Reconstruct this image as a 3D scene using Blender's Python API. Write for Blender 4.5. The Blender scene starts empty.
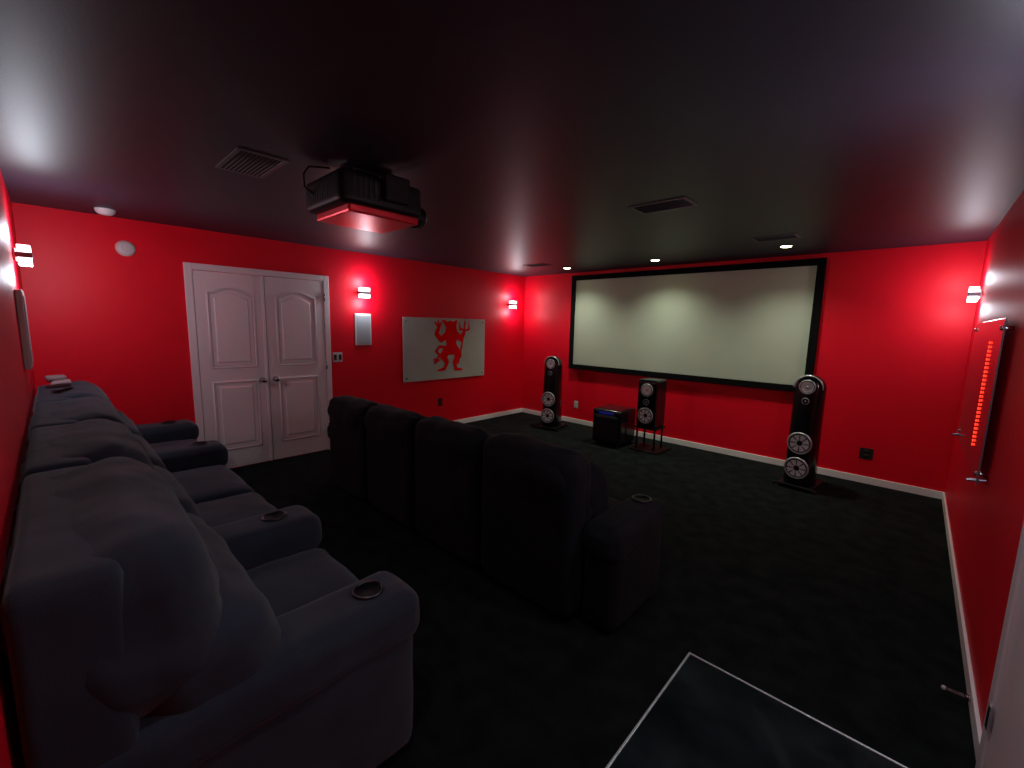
import bpy, bmesh, math, random
from mathutils import Matrix, Vector, Euler, noise
random.seed(7)
W,H,B=5.508,2.425,-5.923
sc=bpy.context.scene
sc.view_settings.view_transform='Standard'
sc.view_settings.look='None'

# ---------------------------------------------------------------- materials
def mat(name,col,rough=0.5,metal=0.0,bump=0.0,bscale=200,var=0.0,vscale=3,sheen=0.0,emit=None,estr=0,spec=0.5,coat=0.0,rvar=None,folds=0.0):
    m=bpy.data.materials.new(name); m.use_nodes=True; nt=m.node_tree; b=nt.nodes['Principled BSDF']
    b.inputs['Base Color'].default_value=(*col,1); b.inputs['Roughness'].default_value=rough
    b.inputs['Metallic'].default_value=metal; b.inputs['Specular IOR Level'].default_value=spec
    b.inputs['Sheen Weight'].default_value=sheen; b.inputs['Coat Weight'].default_value=coat
    if emit: b.inputs['Emission Color'].default_value=(*emit,1); b.inputs['Emission Strength'].default_value=estr
    tc=nt.nodes.new('ShaderNodeTexCoord')
    if bump>0:
        n=nt.nodes.new('ShaderNodeTexNoise'); n.inputs['Scale'].default_value=bscale; n.inputs['Detail'].default_value=4
        nt.links.new(tc.outputs['Object'],n.inputs['Vector'])
        bp=nt.nodes.new('ShaderNodeBump'); bp.inputs['Strength'].default_value=bump; bp.inputs['Distance'].default_value=0.01
        nt.links.new(n.outputs['Fac'],bp.inputs['Height']); nt.links.new(bp.outputs[0],b.inputs['Normal'])
        if folds>0:
            n2=nt.nodes.new('ShaderNodeTexNoise'); n2.inputs['Scale'].default_value=7; n2.inputs['Detail'].default_value=1; n2.inputs['Distortion'].default_value=0.2
            nt.links.new(tc.outputs['Object'],n2.inputs['Vector'])
            bp2=nt.nodes.new('ShaderNodeBump'); bp2.inputs['Strength'].default_value=folds; bp2.inputs['Distance'].default_value=0.05
            nt.links.new(n2.outputs['Fac'],bp2.inputs['Height']); nt.links.new(bp2.outputs[0],bp.inputs['Normal'])
    if var>0:
        n=nt.nodes.new('ShaderNodeTexNoise'); n.inputs['Scale'].default_value=vscale; n.inputs['Detail'].default_value=6
        nt.links.new(tc.outputs['Object'],n.inputs['Vector'])
        r=nt.nodes.new('ShaderNodeValToRGB'); r.color_ramp.elements[0].position=0.35; r.color_ramp.elements[1].position=0.65
        r.color_ramp.elements[0].color=(*[c*(1-var) for c in col],1); r.color_ramp.elements[1].color=(*[min(1,c*(1+var)) for c in col],1)
        nt.links.new(n.outputs['Fac'],r.inputs[0]); nt.links.new(r.outputs[0],b.inputs['Base Color'])
    if rvar:
        n=nt.nodes.new('ShaderNodeTexNoise'); n.inputs['Scale'].default_value=7; n.inputs['Detail'].default_value=8; n.inputs['Distortion'].default_value=1.0
        nt.links.new(tc.outputs['Object'],n.inputs['Vector'])
        mr=nt.nodes.new('ShaderNodeMapRange'); mr.inputs['From Min'].default_value=0.35; mr.inputs['From Max'].default_value=0.65
        mr.inputs['To Min'].default_value=rvar[0]; mr.inputs['To Max'].default_value=rvar[1]
        nt.links.new(n.outputs['Fac'],mr.inputs['Value']); nt.links.new(mr.outputs[0],b.inputs['Roughness'])
    return m
M={}
M['red']=mat('red_wall_paint',(0.80,0.0015,0.018),0.48,bump=0.04,bscale=160,spec=0.3)
M['ceil']=mat('dark_ceiling_paint',(0.017,0.020,0.034),0.46,bump=0.05,bscale=90,spec=0.34)
M['carpet']=mat('black_carpet',(0.0125,0.0150,0.0152),0.95,bump=0.9,bscale=260,var=0.30,vscale=8,spec=0.03)
M['white']=mat('white_trim_paint',(0.92,0.88,0.88),0.35,spec=0.4)
M['door']=mat('white_door_paint',(0.84,0.78,0.81),0.38,bump=0.03,bscale=60)
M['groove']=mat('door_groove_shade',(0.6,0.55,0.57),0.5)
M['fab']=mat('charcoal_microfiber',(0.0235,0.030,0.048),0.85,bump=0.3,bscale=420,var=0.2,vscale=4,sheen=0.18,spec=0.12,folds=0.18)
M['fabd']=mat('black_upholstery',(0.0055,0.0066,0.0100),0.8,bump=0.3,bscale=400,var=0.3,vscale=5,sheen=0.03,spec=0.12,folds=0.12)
M['screen']=mat('projection_screen_fabric',(0.46,0.505,0.43),0.75,var=0.04,vscale=1.2,spec=0.2)
M['velvet']=mat('black_velvet_frame',(0.004,0.004,0.005),0.9,spec=0.1)
M['gloss']=mat('gloss_black_lacquer',(0.008,0.008,0.01),0.16,coat=0.15,spec=0.35)
M['satin']=mat('satin_black_plastic',(0.010,0.010,0.012),0.45,spec=0.18)
M['under']=mat('underside_red_reflection',(0.80,0.06,0.08),0.30,metal=0.8)  # red base colour stands in for the red wall mirrored in the underside
M['cone']=mat('aluminium_cone',(0.85,0.90,0.87),0.5,metal=0.0)
M['ring']=mat('brushed_metal_ring',(0.6,0.6,0.62),0.35,metal=0.6)
M['chrome']=mat('chrome',(0.6,0.6,0.63),0.2,metal=1.0)
M['steel']=mat('dark_steel',(0.25,0.26,0.30),0.3,metal=0.9)
M['cuprim']=mat('cup_rim_gunmetal',(0.07,0.075,0.09),0.28,metal=0.9)
M['rubber']=mat('black_rubber',(0.006,0.006,0.006),0.6)
M['well']=mat('cup_well_black',(0.002,0.002,0.003),0.5,spec=0.1)
M['panel']=mat('silver_acrylic_panel',(0.46,0.54,0.50),0.4,var=0.06,vscale=2,spec=0.3)
M['mirror']=mat('smoked_acrylic_panel',(0.22,0.16,0.20),0.14,metal=0.5,coat=0.5)
M['devil']=mat('red_vinyl',(0.95,0.002,0.006),0.7,spec=0.05)
M['glassw']=mat('lit_frosted_glass',(0.9,0.88,0.9),0.4,emit=(1.0,0.76,0.80),estr=3.5)
M['lamp']=mat('downlight_lens',(0.9,0.95,0.8),0.4,emit=(0.90,1.0,0.50),estr=30)
M['ledred']=mat('red_led',(0.9,0.05,0.02),0.4,emit=(1.0,0.03,0.01),estr=3)
M['lcd']=mat('blue_display',(0.01,0.012,0.08),0.2,emit=(0.05,0.08,1.0),estr=0.07)
M['vent']=mat('grille_paint',(0.11,0.11,0.12),0.5)
M['ventd']=mat('grille_shadow',(0.012,0.012,0.014),0.9)
M['plastic']=mat('ivory_plastic',(0.62,0.6,0.6),0.4)
M['greyp']=mat('grey_plastic',(0.40,0.44,0.48),0.35)
M['glasst']=mat('smoked_glass_top',(0.008,0.012,0.013),0.15,var=0.5,vscale=6,coat=0.2,rvar=(0.06,0.26))
M['alu']=mat('aluminium_edge',(0.6,0.64,0.64),0.35,metal=0.5)
M['blanket']=mat('blush_fleece',(0.24,0.16,0.17),0.95,bump=0.6,bscale=80)

# ---------------------------------------------------------------- helpers
def link(ob,parent=None):
    bpy.context.collection.objects.link(ob)
    if parent: ob.parent=parent
    return ob
def group(name,loc=(0,0,0),rz=0):
    e=bpy.data.objects.new(name,None); e.empty_display_size=0.1; e.location=loc; e.rotation_euler=(0,0,rz)
    return link(e)
def from_bm(bm,name,m,parent=None,smooth=False,loc=None):
    me=bpy.data.meshes.new(name); bmesh.ops.recalc_face_normals(bm,faces=bm.faces); bm.to_mesh(me); bm.free()
    if m: me.materials.append(M[m] if isinstance(m,str) else m)
    if smooth:
        for p in me.polygons: p.use_smooth=True
    ob=bpy.data.objects.new(name,me)
    if loc: ob.location=loc
    return link(ob,parent)
def box(name,lo,hi,m,parent=None,bev=0.0,seg=2):
    bm=bmesh.new(); bmesh.ops.create_cube(bm,size=1)
    for v in bm.verts: v.co=Vector([lo[i]+(v.co[i]+0.5)*(hi[i]-lo[i]) for i in range(3)])
    if bev>0: bmesh.ops.bevel(bm,geom=bm.edges[:],offset=bev,segments=seg,affect='EDGES',profile=0.5)
    return from_bm(bm,name,m,parent)
def rbox(name,c,s,r,m,parent=None,n=14,bulge=(0,0,0),amp=0.0,rot=(0,0,0),seed=0,fn=None):
    bm=bmesh.new(); bmesh.ops.create_cube(bm,size=2)
    bmesh.ops.subdivide_edges(bm,edges=bm.edges[:],cuts=n,use_grid_fill=True)
    h=Vector(s)/2; R=Euler(rot).to_matrix()
    for v in bm.verts:
        p=Vector([max(-1,min(1,math.sin(a*math.pi/2)*0.55+a*0.45)) for a in v.co])
        q=Vector([p[i]*h[i] for i in range(3)])
        inn=Vector([max(-(h[i]-r),min(h[i]-r,q[i])) for i in range(3)]); d=q-inn
        if d.length>1e-9: q=inn+d.normalized()*r
        for a in range(3):
            b1,b2=(a+1)%3,(a+2)%3
            q[a]+=p[a]*bulge[a]*(1-p[b1]**2)*(1-p[b2]**2)
        if fn: q=fn(q,p)
        if amp: 
            nv=noise.noise_vector(q*6+Vector((seed*3.1,seed,0))); q+=nv*amp
            nv=noise.noise_vector(q*17+Vector((seed*1.3,seed,5))); q+=nv*amp*0.4
        v.co=R@q+Vector(c)
    return from_bm(bm,name,m,parent,smooth=True)
def cyl(name,c,r,h,m,parent=None,axis=(0,0,1),r2=None,seg=32,bev=0,smooth=True):
    bm=bmesh.new(); bmesh.ops.create_cone(bm,cap_ends=True,segments=seg,radius1=r,radius2=r if r2 is None else r2,depth=h)
    if bev: bmesh.ops.bevel(bm,geom=[e for e in bm.edges if abs(e.verts[0].co.z-e.verts[1].co.z)<1e-6],offset=bev,segments=2,affect='EDGES')
    q=Vector((0,0,1)).rotation_difference(Vector(axis))
    for v in bm.verts: v.co=q@v.co+Vector(c)
    ob=from_bm(bm,name,m,parent)
    if smooth:
        for p in ob.data.polygons: p.use_smooth=len(p.vertices)==4
    return ob
def torus(name,c,R,r,m,parent=None,axis=(0,0,1),seg=36,ms=10):
    bm=bmesh.new(); q=Vector((0,0,1)).rotation_difference(Vector(axis)); g=[]
    for i in range(seg):
        a=2*math.pi*i/seg; row=[]
        for j in range(ms):
            b=2*math.pi*j/ms; p=Vector(((R+r*math.cos(b))*math.cos(a),(R+r*math.cos(b))*math.sin(a),r*math.sin(b)))
            row.append(bm.verts.new(q@p+Vector(c)))
        g.append(row)
    for i in range(seg):
        for j in range(ms): bm.faces.new((g[i][j],g[(i+1)%seg][j],g[(i+1)%seg][(j+1)%ms],g[i][(j+1)%ms]))
    return from_bm(bm,name,m,parent,smooth=True)
def lathe(name,c,prof,m,parent=None,axis=(0,0,1),seg=36):
    bm=bmesh.new(); q=Vector((0,0,1)).rotation_difference(Vector(axis)); g=[]
    for i in range(seg):
        a=2*math.pi*i/seg
        g.append([bm.verts.new(q@Vector((r*math.cos(a),r*math.sin(a),z))+Vector(c)) for r,z in prof])
    for i in range(seg):
        for j in range(len(prof)-1): bm.faces.new((g[i][j],g[(i+1)%seg][j],g[(i+1)%seg][j+1],g[i][j+1]))
    return from_bm(bm,name,m,parent,smooth=True)
def tube(name,pts,r,m,parent=None,closed=False):
    cu=bpy.data.curves.new(name,'CURVE'); cu.dimensions='3D'; cu.bevel_depth=r; cu.bevel_resolution=2
    s=cu.splines.new('POLY'); s.points.add(len(pts)-1)
    for i,p in enumerate(pts): s.points[i].co=(*p,1)
    s.use_cyclic_u=closed; cu.materials.append(M[m])
    return link(bpy.data.objects.new(name,cu),parent)
def light(name,kind,loc,power,col,parent=None,rot=(0,0,0),size=0.05,spot=None,blend=0.6):
    l=bpy.data.lights.new(name,kind); l.energy=power; l.color=col
    if kind in('POINT','SPOT'): l.shadow_soft_size=size
    if spot: l.spot_size=math.radians(spot); l.spot_blend=blend
    o=bpy.data.objects.new(name,l); o.location=loc; o.rotation_euler=rot
    return link(o,parent)

# ---------------------------------------------------------------- room
T=0.12
box('floor',(-T,B-T,-0.1),(W+T,T,0),'carpet')
box('ceiling',(-T,B-T,H),(W+T,T,H+0.1),'ceil')
box('wall_front',(-T,0,0),(W+T,T,H),'red')
box('wall_back',(-T,B-T,0),(W+T,B,H),'red')
box('wall_left',(-T,B,0),(0,0,H),'red')
box('wall_right',(W,B,0),(W+T,0,H),'red')
bh=0.075
box('baseboard_front',(0,-0.014,0),(W,0,bh),'white',bev=0.003)
box('baseboard_left',(0,-3.51,0),(0.014,-0.014,bh),'white',bev=0.003)
box('baseboard_left_rear',(0,B+0.014,0),(0.014,-4.89,bh),'white',bev=0.003)
box('baseboard_right',(W-0.014,-3.66,0),(W,-0.014,bh),'white',bev=0.003)
box('baseboard_back',(0,B,0),(W,B+0.005,bh),'white')

# ---- double doors on left wall
def leaf(g,n,y0,y1,z1):
    box(f'leaf_{n}',(0.001,y0,0.012),(0.022,y1,z1),'door',g,bev=0.003)
    ym=(y0+y1)/2; hw=(y1-y0)/2-0.105
    def outline(hw,z0,zt,arch,inset):
        hw-=inset; z0+=inset; zt-=inset
        pts=[(0.022,ym-hw,z0),(0.022,ym+hw,z0),(0.022,ym+hw,zt)]
        if arch:
            for i in range(1,16):
                t=i/16; s=max(0,min(1,(t-0.08)/0.84)); pts.append((0.022,ym+hw-2*hw*t,zt+arch*math.sin(math.pi*s)))
        pts.append((0.022,ym-hw,zt)); return pts
    for k,(z0,zt,ar) in enumerate([(0.22,0.93,0.0),(1.08,z1-0.20,0.055)]):
        tube(f'panel_mould_{n}_{k}',outline(hw,z0,zt,ar,0),0.011,'door',g,closed=True)
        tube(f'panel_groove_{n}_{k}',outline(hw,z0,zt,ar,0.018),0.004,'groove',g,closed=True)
        bm=bmesh.new(); o=outline(hw,z0,zt,ar,0.05); 
        f=bm.faces.new([bm.verts.new(p) for p in o]); r=bmesh.ops.extrude_face_region(bm,geom=[f])
        vs=[v for v in r['geom'] if isinstance(v,bmesh.types.BMVert)]
        for v in vs:
            v.co.x+=0.008; v.co.y=ym+(v.co.y-ym)*0.93; v.co.z=(z0+zt)/2+(v.co.z-(z0+zt)/2)*0.965
        from_bm(bm,f'raised_field_{n}_{k}','door',g)
d=group('door_1',(0,0,0))
y0,y1,zt=-4.89,-3.51,2.10; cw=0.062; ym=-4.205
box('casing_l',(0.001,y0,0),(0.03,y0+cw,zt),'door',d,bev=0.004); box('casing_r',(0.001,y1-cw,0),(0.03,y1,zt),'door',d,bev=0.004)
box('casing_t',(0.001,y0+cw,zt-cw),(0.03,y1-cw,zt),'door',d,bev=0.004)
leaf(d,1,y0+cw+0.003,ym-0.004,zt-cw-0.004); leaf(d,2,ym+0.004,y1-cw-0.003,zt-cw-0.004)
box('gap_shadow',(0.001,ym-0.006,0.012),(0.016,ym+0.006,zt-cw-0.004),'rubber',d)
box('astragal',(0.02,ym-0.030,0.012),(0.032,ym-0.003,zt-cw-0.004),'door',d,bev=0.004)
for s in(-1,1):
    yy=ym+s*0.065
    cyl(f'rose_{s}',(0.027,yy,0.93),0.03,0.01,'chrome',d,axis=(1,0,0))
    cyl(f'neck_{s}',(0.045,yy,0.93),0.012,0.04,'chrome',d,axis=(1,0,0))
    lathe(f'knob_{s}',(0.055,yy,0.93),[(0.0,0.045),(0.018,0.043),(0.028,0.03),(0.03,0.018),(0.022,0.004),(0.012,0.0)],'chrome',d,axis=(1,0,0))
for z in(0.3,1.05,1.85):
    cyl(f'hinge_{z}',(0.034,y1-cw+0.002,z),0.008,0.09,'chrome',d)
# ---- door on right wall near camera
d=group('door_2',(0,0,0))
box('casing_l',(W-0.03,-3.73,0),(W-0.001,-3.66,2.1),'door',d,bev=0.004)
box('casing_r',(W-0.03,-4.61,0),(W-0.001,-4.54,2.1),'door',d,bev=0.004)
box('casing_t',(W-0.03,-4.54,2.03),(W-0.001,-3.73,2.1),'door',d,bev=0.004)
box('leaf',(W-0.02,-4.537,0.012),(W-0.001,-3.733,2.028),'door',d,bev=0.003)
for z in(0.31,1.05,1.85):
    box(f'hinge_{z}',(W-0.036,-3.745,z-0.045),(W-0.028,-3.715,z+0.045),'chrome',d,bev=0.002)
cyl('knob_neck',(W-0.04,-4.47,0.93),0.012,0.05,'chrome',d,axis=(1,0,0))
lathe('knob',(W-0.05,-4.47,0.93),[(0.0,0.045),(0.018,0.043),(0.028,0.03),(0.03,0.018),(0.022,0.004),(0.012,0.0)],'chrome',d,axis=(-1,0,0))
# door stop
g=group('spring_stop',(W-0.014,-3.23,0.045))
cyl('mount',(-0.005,0,0),0.014,0.01,'chrome',g,axis=(1,0,0))
tube('spring',[(-0.01-0.065*t/80,0.007*math.cos(t*0.9),0.007*math.sin(t*0.9)) for t in range(81)],0.0016,'chrome',g)
cyl('tip',(-0.082,0,0),0.009,0.016,'plastic',g,axis=(1,0,0),bev=0.003)

# ---------------------------------------------------------------- screen
g=group('projection_screen',(2.70,-0.02,1.635))
hw,hh,bw=1.65,0.735,0.075
for nm,lo,hi in [('frame_top',(-hw,-0.05,hh-bw),(hw,0.019,hh)),('frame_bottom',(-hw,-0.05,-hh),(hw,0.019,-hh+bw)),
                 ('frame_left',(-hw,-0.05,-hh+bw),(-hw+bw,0.019,hh-bw)),('frame_right',(hw-bw,-0.05,-hh+bw),(hw,0.019,hh-bw))]:
    box(nm,lo,hi,'velvet',g,bev=0.004)
box('screen_surface',(-hw+bw*0.8,-0.03,-hh+bw*0.8),(hw-bw*0.8,0.0,hh-bw*0.8),'screen',g)

# ---------------------------------------------------------------- logo panel (left wall)
X=[0.0455]
def nx(): X[0]+=0.00012; return X[0]
def stroke(bm,pts,ws,seg=8):
    P=[Vector(p) for p in pts]
    for i in range(len(P)-1):
        a,b=P[i],P[i+1]; dd=(b-a).normalized(); nn=Vector((-dd.y,dd.x)); x=nx()
        q=[a+nn*ws[i],b+nn*ws[i+1],b-nn*ws[i+1],a-nn*ws[i]]
        bm.faces.new([bm.verts.new((x,v.x,v.y)) for v in q])
    for p,w in zip(P,ws):
        x=nx(); bm.faces.new([bm.verts.new((x,p.x+w*math.cos(2*math.pi*k/12),p.y+w*math.sin(2*math.pi*k/12))) for k in range(12)])
def poly(bm,pts): 
    x=nx(); bm.faces.new([bm.verts.new((x,p[0],p[1])) for p in pts])
def wall_panel(g,m,sx,y0,y1,z0,z1):
    box('panel',(min(sx*0.035,sx*0.043),y0,z0),(max(sx*0.035,sx*0.043),y1,z1),m,g,bev=0.002)
    for i,(yy,zz) in enumerate([(y0+.05,z0+.05),(y1-.05,z0+.05),(y0+.05,z1-.05),(y1-.05,z1-.05)]):
        cyl(f'standoff_{i}',(sx*0.0265,yy,zz),0.012,0.050,'chrome',g,axis=(1,0,0),bev=0.002)
g=group('logo_poster_panel',(0,-1.76,1.205))
wall_panel(g,'panel',1,-0.76,0.76,-0.45,0.45)
bm=bmesh.new()
def dv(px,py): return (-0.76+(px-401)/82*1.52, 0.45-(py-317.5)/64.5*0.9)
def S(pts,ws): stroke(bm,[dv(*p) for p in pts],[w*0.0165 for w in ws])
S([(446,331),(446,340),(446,351)],[7.0,6.2,4.8])
S([(445,325),(446,329)],[4.4,3.4])
poly(bm,[dv(440,327),dv(436.5,318),dv(445,322.5)]); poly(bm,[dv(446,322.5),dv(452.5,318),dv(451,327)])
poly(bm,[dv(442,327),dv(445,336),dv(449,327)])
S([(443,334),(435.5,340),(431,334),(433.5,327)],[3.6,2.5,2.2,1.8])
for q in [(429.5,321.5),(433,319.5),(437,320.5)]: S([(433.5,327),q],[1.5,0.5])
S([(449,333),(456,339.5),(459,333)],[3.6,2.5,2.1])
S([(460.5,322),(456,352),(453,366)],[0.9,0.9,0.9])
S([(455,328),(459.5,330.5),(464.5,329)],[0.9,1.1,0.9]); S([(455,329),(454,320)],[1.0,0.3]); S([(464.5,329),(464,320)],[1.0,0.3]); S([(459.8,325),(460.2,317.8)],[1.2,0.3])
S([(443,350),(437.5,357),(441.5,364),(439,371)],[4.6,3.6,2.1,1.4]); S([(439,371),(432.5,372.5)],[1.6,0.7])
S([(449,350),(453.5,357),(449.5,364),(450.5,372)],[4.6,3.6,2.1,1.4]); S([(450.5,372),(457,373)],[1.6,0.7])
S([(442,349),(434,347),(430.5,352),(434,356),(431,361)],[1.5,1.1,1.1,1.0,0.7]); poly(bm,[dv(428,359),dv(435,361),dv(429.5,366)])
for f in bm.faces: 
    f.normal_update()
    if f.normal.x<0: f.normal_flip()
me=bpy.data.meshes.new('devil_logo'); bm.to_mesh(me); bm.free(); me.materials.append(M['devil']); link(bpy.data.objects.new('devil_logo',me),g)
# right wall acrylic panel
g=group('acrylic_poster',(W,-1.76,1.205))
wall_panel(g,'mirror',-1,-0.76,0.76,-0.40,0.47)
for i in range(26):
    rbox(f'led_{i}',(-0.047,-0.34,-0.26+i*0.024),(0.006,0.010,0.014),0.002,'ledred',g,n=2)
for j,yy in enumerate((-0.72,0.72)):
    tube(f'bracket_{j}',[(-0.004,yy,-0.38),(-0.075,yy,-0.39)],0.009,'steel',g)
g=group('thermostat_panel',(1.25,B,1.49),math.pi/2)
box('bezel',(0.001,-0.15,-0.23),(0.03,0.15,0.23),'plastic',g,bev=0.005); box('face',(0.028,-0.12,-0.20),(0.034,0.12,0.20),'greyp',g,bev=0.003)

# ---------------------------------------------------------------- sconces
def sconce(loc,rz,power,col=(0.90,0.92,1.0)):
    g=group('sconce_light',loc,rz)
    box('backplate',(0,-0.05,-0.04),(0.015,0.05,0.04),'chrome',g,bev=0.003)
    box('band',(0.015,-0.07,-0.016),(0.085,0.07,0.016),'steel',g,bev=0.003)
    for s in(-1,1):
        lo,hi=sorted((s*0.016,s*0.062)); box(f'glass_{s}',(0.02,-0.065,lo),(0.08,0.065,hi),'glassw',g,bev=0.004)
        lo,hi=sorted((s*0.048,s*0.053)); box(f'trim_{s}',(0.018,-0.068,lo),(0.083,0.068,hi),'chrome',g,bev=0.001)
        light(f'bulb_{s}','POINT',(0.125,0,s*0.13),power,col,g,size=0.05)
for loc,rz,p,c in [((0,-3.075,1.935),0,4.5,(.9,.92,1)),((0,-0.36,1.92),0,4.2,(.9,.92,1)),((W,-0.36,1.93),math.pi,3.8,(.85,.9,1)),((W,-3.64,1.94),math.pi,6.5,(.80,.88,1)),((0.95,B,1.95),math.pi/2,6.8,(.80,.88,1))]:
    sconce(loc,rz,p,c)

# ---------------------------------------------------------------- ceiling fixtures
def downlight(x,y,p,col,spot=120,blend=0.7):
    g=group('recessed_or_fill_downlight',(x,y,H))
    torus('trim_ring',(0,0,-0.004),0.052,0.007,'vent',g)
    cyl('lens',(0,0,-0.006),0.046,0.011,'lamp',g)
    light('beam','SPOT',(0,0,-0.02),p,col,g,size=0.04,spot=spot,blend=blend)
for x,y in [(1.31,-0.56),(2.67,-0.58),(4.10,-0.72)]: downlight(x,y,54,(0.93,1.0,0.78),132,1.0)
for x,y in [(4.35,-5.45),(5.0,-4.45)]: downlight(x,y,14,(0.80,0.88,1.0),150,0.9)  # unseen fill lamps, added to brighten the near seats from above
def vent(x,y,sx,sy):
    g=group('ceiling_vent',(x,y,H))
    box('well',(-sx/2+.01,-sy/2+.01,-0.003),(sx/2-.01,sy/2-.01,-0.001),'ventd',g)
    for a,b_ in [((-sx/2,-sy/2),(sx/2,-sy/2+.022)),((-sx/2,sy/2-.022),(sx/2,sy/2)),((-sx/2,-sy/2+.022),(-sx/2+.022,sy/2-.022)),((sx/2-.022,-sy/2+.022),(sx/2,sy/2-.022))]:
        box('frame',(a[0],a[1],-0.007),(b_[0],b_[1],-0.0),'vent',g,bev=0.002)
    k=9
    for i in range(k):
        yy=-sy/2+.03+(sy-.06)*(i+.5)/k
        rbox(f'louver_{i}',(0,yy,-0.006),(sx-.045,0.012,0.002),0.0009,'vent',g,n=1,rot=(math.radians(25),0,0))
vent(2.40,-4.97,0.42,0.24); vent(3.77,-2.82,0.40,0.24); vent(4.11,-1.20,0.36,0.22); vent(1.13,-1.02,0.36,0.22)
g=group('smoke_detector',(0.30,-5.42,H))
lathe('body',(0,0,0),[(0.0,-0.045),(0.03,-0.043),(0.05,-0.034),(0.062,-0.018),(0.066,0)],'plastic',g)
torus('slot',(0,0,-0.032),0.045,0.003,'satin',g)
g=group('round_alarm',(0,-5.29,2.17))
lathe('body',(0,0,0),[(0.0,0.035),(0.03,0.034),(0.055,0.028),(0.065,0.012),(0.068,0)],'plastic',g,axis=(1,0,0))
torus('inner_ring',(0.033,0,0),0.028,0.003,'groove',g,axis=(1,0,0))
g=group('intercom_panel',(0,-3.08,1.48))
box('bezel',(0,-0.11,-0.20),(0.016,0.11,0.20),'plastic',g,bev=0.005); box('grille',(0.014,-0.088,-0.178),(0.02,0.088,0.178),'greyp',g,bev=0.003)
for i in range(14): box(f'slat_{i}',(0.0195,-0.075,-0.16+i*0.0235),(0.0215,0.075,-0.16+i*0.0235+0.004),'greyp',g)
def plate(name,loc,rz,m,kind='outlet',w=0.075,h=0.118):
    g=group(name,loc,rz); box('plate',(0,-w/2,-h/2),(0.006,w/2,h/2),m,g,bev=0.002)
    if kind=='outlet':
        for s in(-1,1):
            rbox(f'socket_{s}',(0.007,0,s*0.024),(0.006,0.034,0.03),0.002,m,g,n=2)
            for t in(-1,1): box(f'slot_{s}_{t}',(0.0095,t*0.007-0.0015,s*0.024-0.005),(0.0105,t*0.007+0.0015,s*0.024+0.005),'rubber',g)
    else:
        for t in(-1,1): box(f'rocker_{t}',(0.006,t*w/4-0.016,-0.033),(0.011,t*w/4+0.016,0.033),'rubber',g,bev=0.002)
plate('light_switch',(0,-3.42,1.14),0,'plastic','switch',0.12,0.118)
plate('power_outlet',(0,-1.86,0.40),0,'rubber'); plate('power_outlet',(4.89,0,0.32),-math.pi/2,'rubber',w=0.11); plate('power_outlet',(1.19,0,0.31),-math.pi/2,'plastic')

# ---------------------------------------------------------------- projector
g=group('ceiling_projector',(2.70,-4.47,2.285))
rbox('housing',(0,0,0),(0.46,0.50,0.17),0.03,'satin',g,n=10)
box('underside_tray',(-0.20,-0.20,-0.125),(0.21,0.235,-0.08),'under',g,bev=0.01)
cyl('lens_barrel',(0.12,0.27,-0.06),0.062,0.09,'satin',g,axis=(0,1,0),bev=0.006)
torus('lens_ring',(0.12,0.315,-0.06),0.052,0.006,'steel',g,axis=(0,1,0))
lathe('lens_glass',(0.12,0.30,-0.06),[(0.0,0.014),(0.02,0.012),(0.04,0.004),(0.048,0)],'gloss',g,axis=(0,1,0))
for i in range(8):
    box(f'vent_slot_{i}',(0.229,-0.18+i*0.03,-0.05),(0.232,-0.168+i*0.03,0.05),'rubber',g)
    box(f'rear_slot_{i}',(-0.15+i*0.03,-0.252,-0.05),(-0.138+i*0.03,-0.248,0.03),'rubber',g)
box('mount_plate',(-0.11,-0.11,0.125),(0.11,0.11,0.139),'satin',g,bev=0.003)
cyl('mount_post',(0,0,0.10),0.03,0.06,'satin',g)
for a,(sx,sy) in enumerate([(-1,-1),(1,-1),(-1,1),(1,1)]):
    tube(f'mount_arm_{a}',[(0,0,0.10),(sx*0.15,sy*0.15,0.10),(sx*0.19,sy*0.19,0.078)],0.012,'satin',g)
tube('cable',[(-0.1,-0.25,0.0),(-0.1,-0.30,0.03),(-0.08,-0.31,0.09),(-0.03,-0.30,0.12),(0,-0.2,0.13)],0.005,'rubber',g)
box('side_bracket',(0.22,-0.02,-0.04),(0.27,0.14,0.10),'satin',g,bev=0.01)

# ---------------------------------------------------------------- speakers
def driver(g,n,c,r,reflection_rays=8,m='cone'):
    x,y,z=c
    torus(f'surround_{n}',(x,y-0.006,z),r,r*0.09,'ring',g,axis=(0,-1,0))
    torus(f'rubber_{n}',(x,y-0.006,z),r*0.88,r*0.07,'rubber',g,axis=(0,-1,0))
    lathe(f'cone_{n}',(x,y,z),[(r*0.84,0.010),(r*0.5,0.005),(r*0.26,0.003)],m,g,axis=(0,-1,0))
    lathe(f'cap_{n}',(x,y,z),[(0.0,0.014),(r*0.16,0.012),(r*0.26,0.003)],'ring' if reflection_rays==0 else 'satin',g,axis=(0,-1,0))
    for k in range(reflection_rays):  # dark rays laid over the cone imitate its star-shaped reflection
        a=2*math.pi*k/reflection_rays; bm=bmesh.new(); e=Vector((math.cos(a),0,math.sin(a))); t=Vector((-math.sin(a),0,math.cos(a)))
        o=Vector((x,y-0.0125,z)); w1,w2=r*0.02,r*0.06
        bm.faces.new([bm.verts.new(o+e*r*0.26+t*w1),bm.verts.new(o+e*r*0.80+t*w2),bm.verts.new(o+e*r*0.80-t*w2),bm.verts.new(o+e*r*0.26-t*w1)])
        from_bm(bm,f'reflection_ray_{n}_{k}','satin',g)
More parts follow.
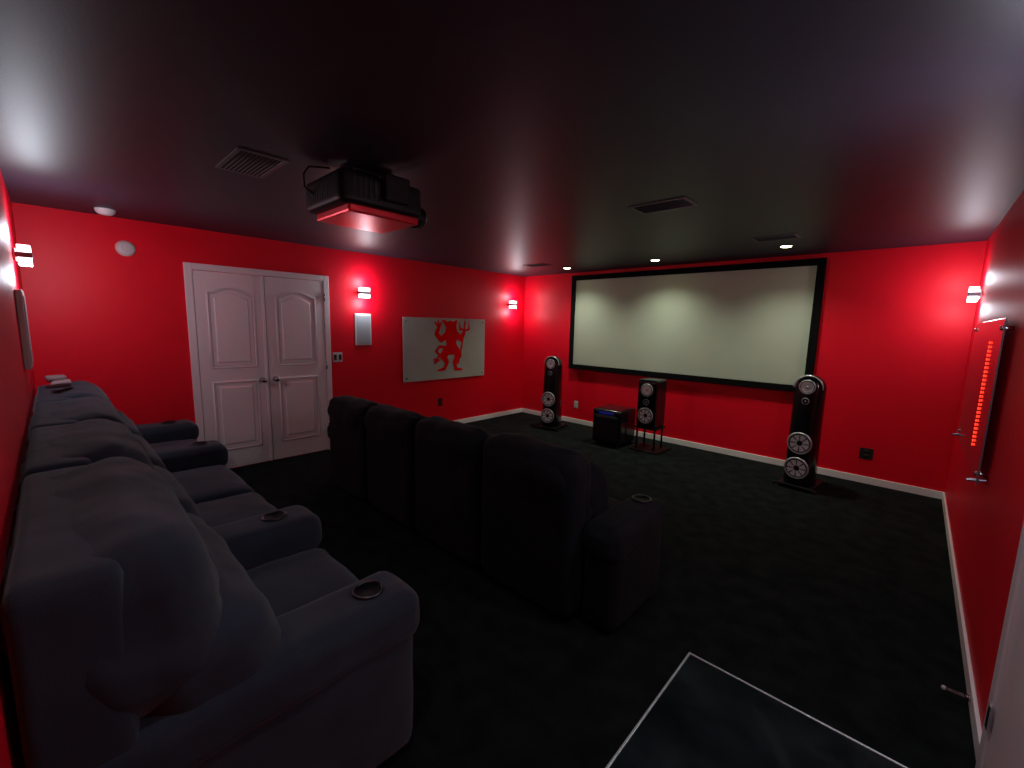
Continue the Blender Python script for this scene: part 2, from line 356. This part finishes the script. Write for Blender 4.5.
def tower(loc,rz,ht=1.13):
    g=group('tower_speaker',loc,rz)
    hw=0.135; z0=0.045; zc=ht-hw
    yf=lambda z:-0.17+0.07*(z/ht)**1.6; yb=lambda z:0.20-0.09*(z/ht)**1.5
    rings=[]; bm=bmesh.new(); zs=[z0+(zc-z0)*i/16 for i in range(17)]+[zc+hw*math.sin(math.pi/2*i/8) for i in range(1,8)]+[ht-0.001]
    for z in zs:
        k=1.0 if z<=zc else max(0.06,math.sqrt(max(0,1-((z-zc)/hw)**2)))
        w=hw*k; f,b_=yf(z),yb(z); 
        if z>zc: b_=f+(b_-f)*(0.55+0.45*k); f=f+0.03*(1-k)
        ring=[]
        for i in range(32):
            a=2*math.pi*i/32; ca,sa=math.cos(a),math.sin(a)
            x=w*math.copysign(abs(ca)**0.45,ca); yy=math.copysign(abs(sa)**0.7,sa)
            y=(f+b_)/2+(b_-f)/2*yy; x*=1-0.30*max(0,(yy+0.3)/1.3)
            ring.append(bm.verts.new((x,y,z)))
        rings.append(ring)
    for a,b_ in zip(rings,rings[1:]):
        for i in range(32): bm.faces.new((a[i],a[(i+1)%32],b_[(i+1)%32],b_[i]))
    bm.faces.new(rings[0][::-1]); bm.faces.new(rings[-1])
    from_bm(bm,'cabinet','gloss',g,smooth=True)
    tube('head_trim',[(hw*0.93*math.cos(t*math.pi/14),yf(ht)+0.006,zc+hw*0.93*math.sin(t*math.pi/14)) for t in range(15)],0.006,'ring',g)
    driver(g,'mid',(0,yf(zc)-0.003,zc+0.015),0.066,0)
    driver(g,'tweeter',(0,yf(zc-0.14)-0.004,zc-0.125),0.030,0,'satin')
    driver(g,'woofer_a',(0,yf(0.46)-0.004,0.475),0.102,8); driver(g,'woofer_b',(0,yf(0.2)-0.004,0.22),0.102,8)
    box('plinth',(-0.15,-0.20,0.018),(0.15,0.22,0.045),'satin',g,bev=0.006)
    for i,(sx,sy) in enumerate([(-1,-1),(1,-1),(-1,1),(1,1)]):
        tube(f'outrigger_{i}',[(sx*0.12,sy*0.17+0.01,0.03),(sx*0.18,sy*0.20+0.01,0.03)],0.011,'satin',g)
        cyl(f'spike_{i}',(sx*0.18,sy*0.20+0.01,0.020),0.004,0.04,'satin',g,r2=0.014)
tower((1.13,-0.55,0),math.radians(12),1.13)
tower((4.43,-0.60,0),math.radians(-8),1.16)
g=group('centre_speaker',(2.72,-0.52,0))
rbox('cabinet',(0,0,0.62),(0.26,0.30,0.62),0.025,'gloss',g,n=10)
for n,z,r in [('mid',0.80,0.075),('woofer',0.47,0.095)]: driver(g,n,(0,-0.152,z),r,8 if n=='woofer' else 0)
driver(g,'tweeter',(0,-0.152,0.645),0.035,0,'satin')
box('stand_top',(-0.15,-0.15,0.29),(0.15,0.15,0.308),'satin',g,bev=0.003)
box('stand_base',(-0.20,-0.19,0.0),(0.20,0.19,0.02),'rubber',g,bev=0.004)
for i,(sx,sy) in enumerate([(-1,-1),(1,-1),(-1,1),(1,1)]): cyl(f'post_{i}',(sx*0.12,sy*0.11,0.155),0.013,0.28,'satin',g)
g=group('subwoofer',(2.25,-0.62,0))
rbox('cabinet',(0,0,0.265),(0.42,0.44,0.46),0.03,'gloss',g,n=10)
rbox('front_grille',(0,-0.225,0.24),(0.36,0.02,0.36),0.008,'satin',g,n=4)
box('display',(-0.11,-0.223,0.435),(0.11,-0.219,0.465),'lcd',g)
for i,(sx,sy) in enumerate([(-1,-1),(1,-1),(-1,1),(1,1)]): cyl(f'foot_{i}',(sx*0.16,sy*0.17,0.02),0.02,0.04,'rubber',g)

# ---------------------------------------------------------------- recliners
def cup(g,n,x,y,z):
    torus(f'cup_rim_{n}',(x,y,z+0.003),0.050,0.005,'cuprim',g)
    lathe(f'cup_well_{n}',(x,y,z),[(0.048,0.006),(0.045,0.003),(0.0,0.002)],'well',g)
def arm(g,n,x,w,yf,zt,m,cupy,yr=0.10):
    rbox(f'arm_side_{n}',(x,(yr+yf)/2,zt*0.5-0.03),(w*0.90,yf-yr-0.03,zt-0.10),0.05,m,g,n=12,bulge=(0.012,0.01,0),amp=0.004,seed=n)
    def slope(q,p): 
        q=q.copy(); q.z-= 0.012*max(0,-p.y); return q
    rbox(f'arm_pad_{n}',(x,(yr+yf)/2+0.005,zt-0.095),(w,yf-yr+0.02,0.19),0.065,m,g,n=20,bulge=(0.006,0.012,0.006),amp=0.005,seed=n+5,fn=slope)
    if cupy: cup(g,n,x,cupy,zt+0.005)
def seat(g,n,x,w,m,zt=1.02,front=0.93,xb=None,wb=None,th=0.30,shell_r=0.075,lum=0.27):
    xb=x if xb is None else xb; wb=w if wb is None else wb
    rbox(f'chassis_{n}',(x,(0.2+front-0.06)/2,0.18),(w*0.96,front-0.06-0.2,0.26),0.03,m,g,n=6)
    rbox(f'cushion_{n}',(x,(0.28+front)/2,0.40),(w*0.995,front-0.28,0.20),0.065,m,g,n=20,bulge=(0,0.01,0.03),amp=0.008,seed=n+20)
    rbox(f'footrest_{n}',(x,front-0.045,0.27),(w*0.98,0.12,0.36),0.05,m,g,n=12,bulge=(0,0.02,0),amp=0.005,seed=n+30)
    rbox(f'back_shell_{n}',(xb,0.095,0.03+(zt-0.05)/2),(wb*0.99,0.18,zt-0.05),shell_r,m,g,n=16,bulge=(0,0.0,0.01),amp=0.003,seed=n+40)
    rbox(f'lumbar_pillow_{n}',(xb,0.08+lum,0.60),(wb*0.98,0.34,0.44),0.13,m,g,n=22,bulge=(0,0.02,0.01),rot=(math.radians(17),0,0),amp=0.010,seed=n+50)
    rbox(f'head_pillow_{n}',(xb,0.015+th/2,zt-0.235),(wb*0.99,th,0.46),0.12,m,g,n=26,bulge=(0.0,0.02,0.01),rot=(math.radians(14),0,0),amp=0.014,seed=n+60)
g=group('recliner_sofa',(0,-5.912,0))
AW=0.26
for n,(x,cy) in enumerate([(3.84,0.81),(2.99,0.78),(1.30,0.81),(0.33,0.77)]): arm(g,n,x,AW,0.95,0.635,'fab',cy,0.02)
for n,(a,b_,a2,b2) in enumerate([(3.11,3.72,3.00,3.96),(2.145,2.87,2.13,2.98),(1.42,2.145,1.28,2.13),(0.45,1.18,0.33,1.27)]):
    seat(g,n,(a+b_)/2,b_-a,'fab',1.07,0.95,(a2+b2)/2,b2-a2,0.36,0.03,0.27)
g=group('recliner_sofa',(0,-4.10,0))
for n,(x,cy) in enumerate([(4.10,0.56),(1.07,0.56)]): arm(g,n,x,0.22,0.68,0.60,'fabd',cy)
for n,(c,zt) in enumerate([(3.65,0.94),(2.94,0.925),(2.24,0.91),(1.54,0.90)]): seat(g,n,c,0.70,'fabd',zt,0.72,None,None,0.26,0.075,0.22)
g=group('fleece_throw',(0.62,-5.80,1.10))
rbox('fold_a',(0,0,0.018),(0.20,0.11,0.04),0.018,'blanket',g,n=12,amp=0.012,seed=3)
rbox('fold_b',(0.30,0.02,0.016),(0.18,0.10,0.035),0.016,'blanket',g,n=12,amp=0.012,seed=8)

# ---------------------------------------------------------------- side table
g=group('glass_side_table',(5.07,-4.76,0))
box('glass_top',(-0.35,-0.35,0.48),(0.35,0.35,0.50),'glasst',g,bev=0.002)
for nm,lo,hi in [('edge_l',(-0.356,-0.356,0.47),(-0.35,0.356,0.502)),('edge_r',(0.35,-0.356,0.47),(0.356,0.356,0.502)),('edge_f',(-0.35,0.35,0.47),(0.35,0.356,0.502)),('edge_b',(-0.35,-0.356,0.47),(0.35,-0.35,0.502))]:
    box(nm,lo,hi,'alu',g,bev=0.001)
for i,(sx,sy) in enumerate([(-1,-1),(1,-1),(-1,1),(1,1)]): box(f'leg_{i}',(sx*0.32-0.02,sy*0.32-0.02,0),(sx*0.32+0.02,sy*0.32+0.02,0.48),'satin',g,bev=0.003)
box('shelf',(-0.31,-0.31,0.15),(0.31,0.31,0.165),'glasst',g,bev=0.002)

# ---------------------------------------------------------------- camera
yaw,th,ro,F=0.7528,0.1376,0.0231,430.08
f=Vector((-math.sin(yaw)*math.cos(th),math.cos(yaw)*math.cos(th),-math.sin(th)))
r0=Vector((math.cos(yaw),math.sin(yaw),0)); u0=r0.cross(f)
r=math.cos(ro)*r0+math.sin(ro)*u0; u=-math.sin(ro)*r0+math.cos(ro)*u0
cam=bpy.data.cameras.new('camera'); cam.sensor_width=36; cam.lens=F/1024*36; cam.clip_start=0.01
co=bpy.data.objects.new('camera',cam); link(co)
mt=Matrix((r,u,-f)).transposed().to_4x4(); mt.translation=Vector((5.1638,-5.7929,1.5866)); co.matrix_world=mt
sc.camera=co
w=bpy.data.worlds.new('world'); sc.world=w; w.use_nodes=True; w.node_tree.nodes['Background'].inputs[0].default_value=(0.01,0.01,0.012,1)
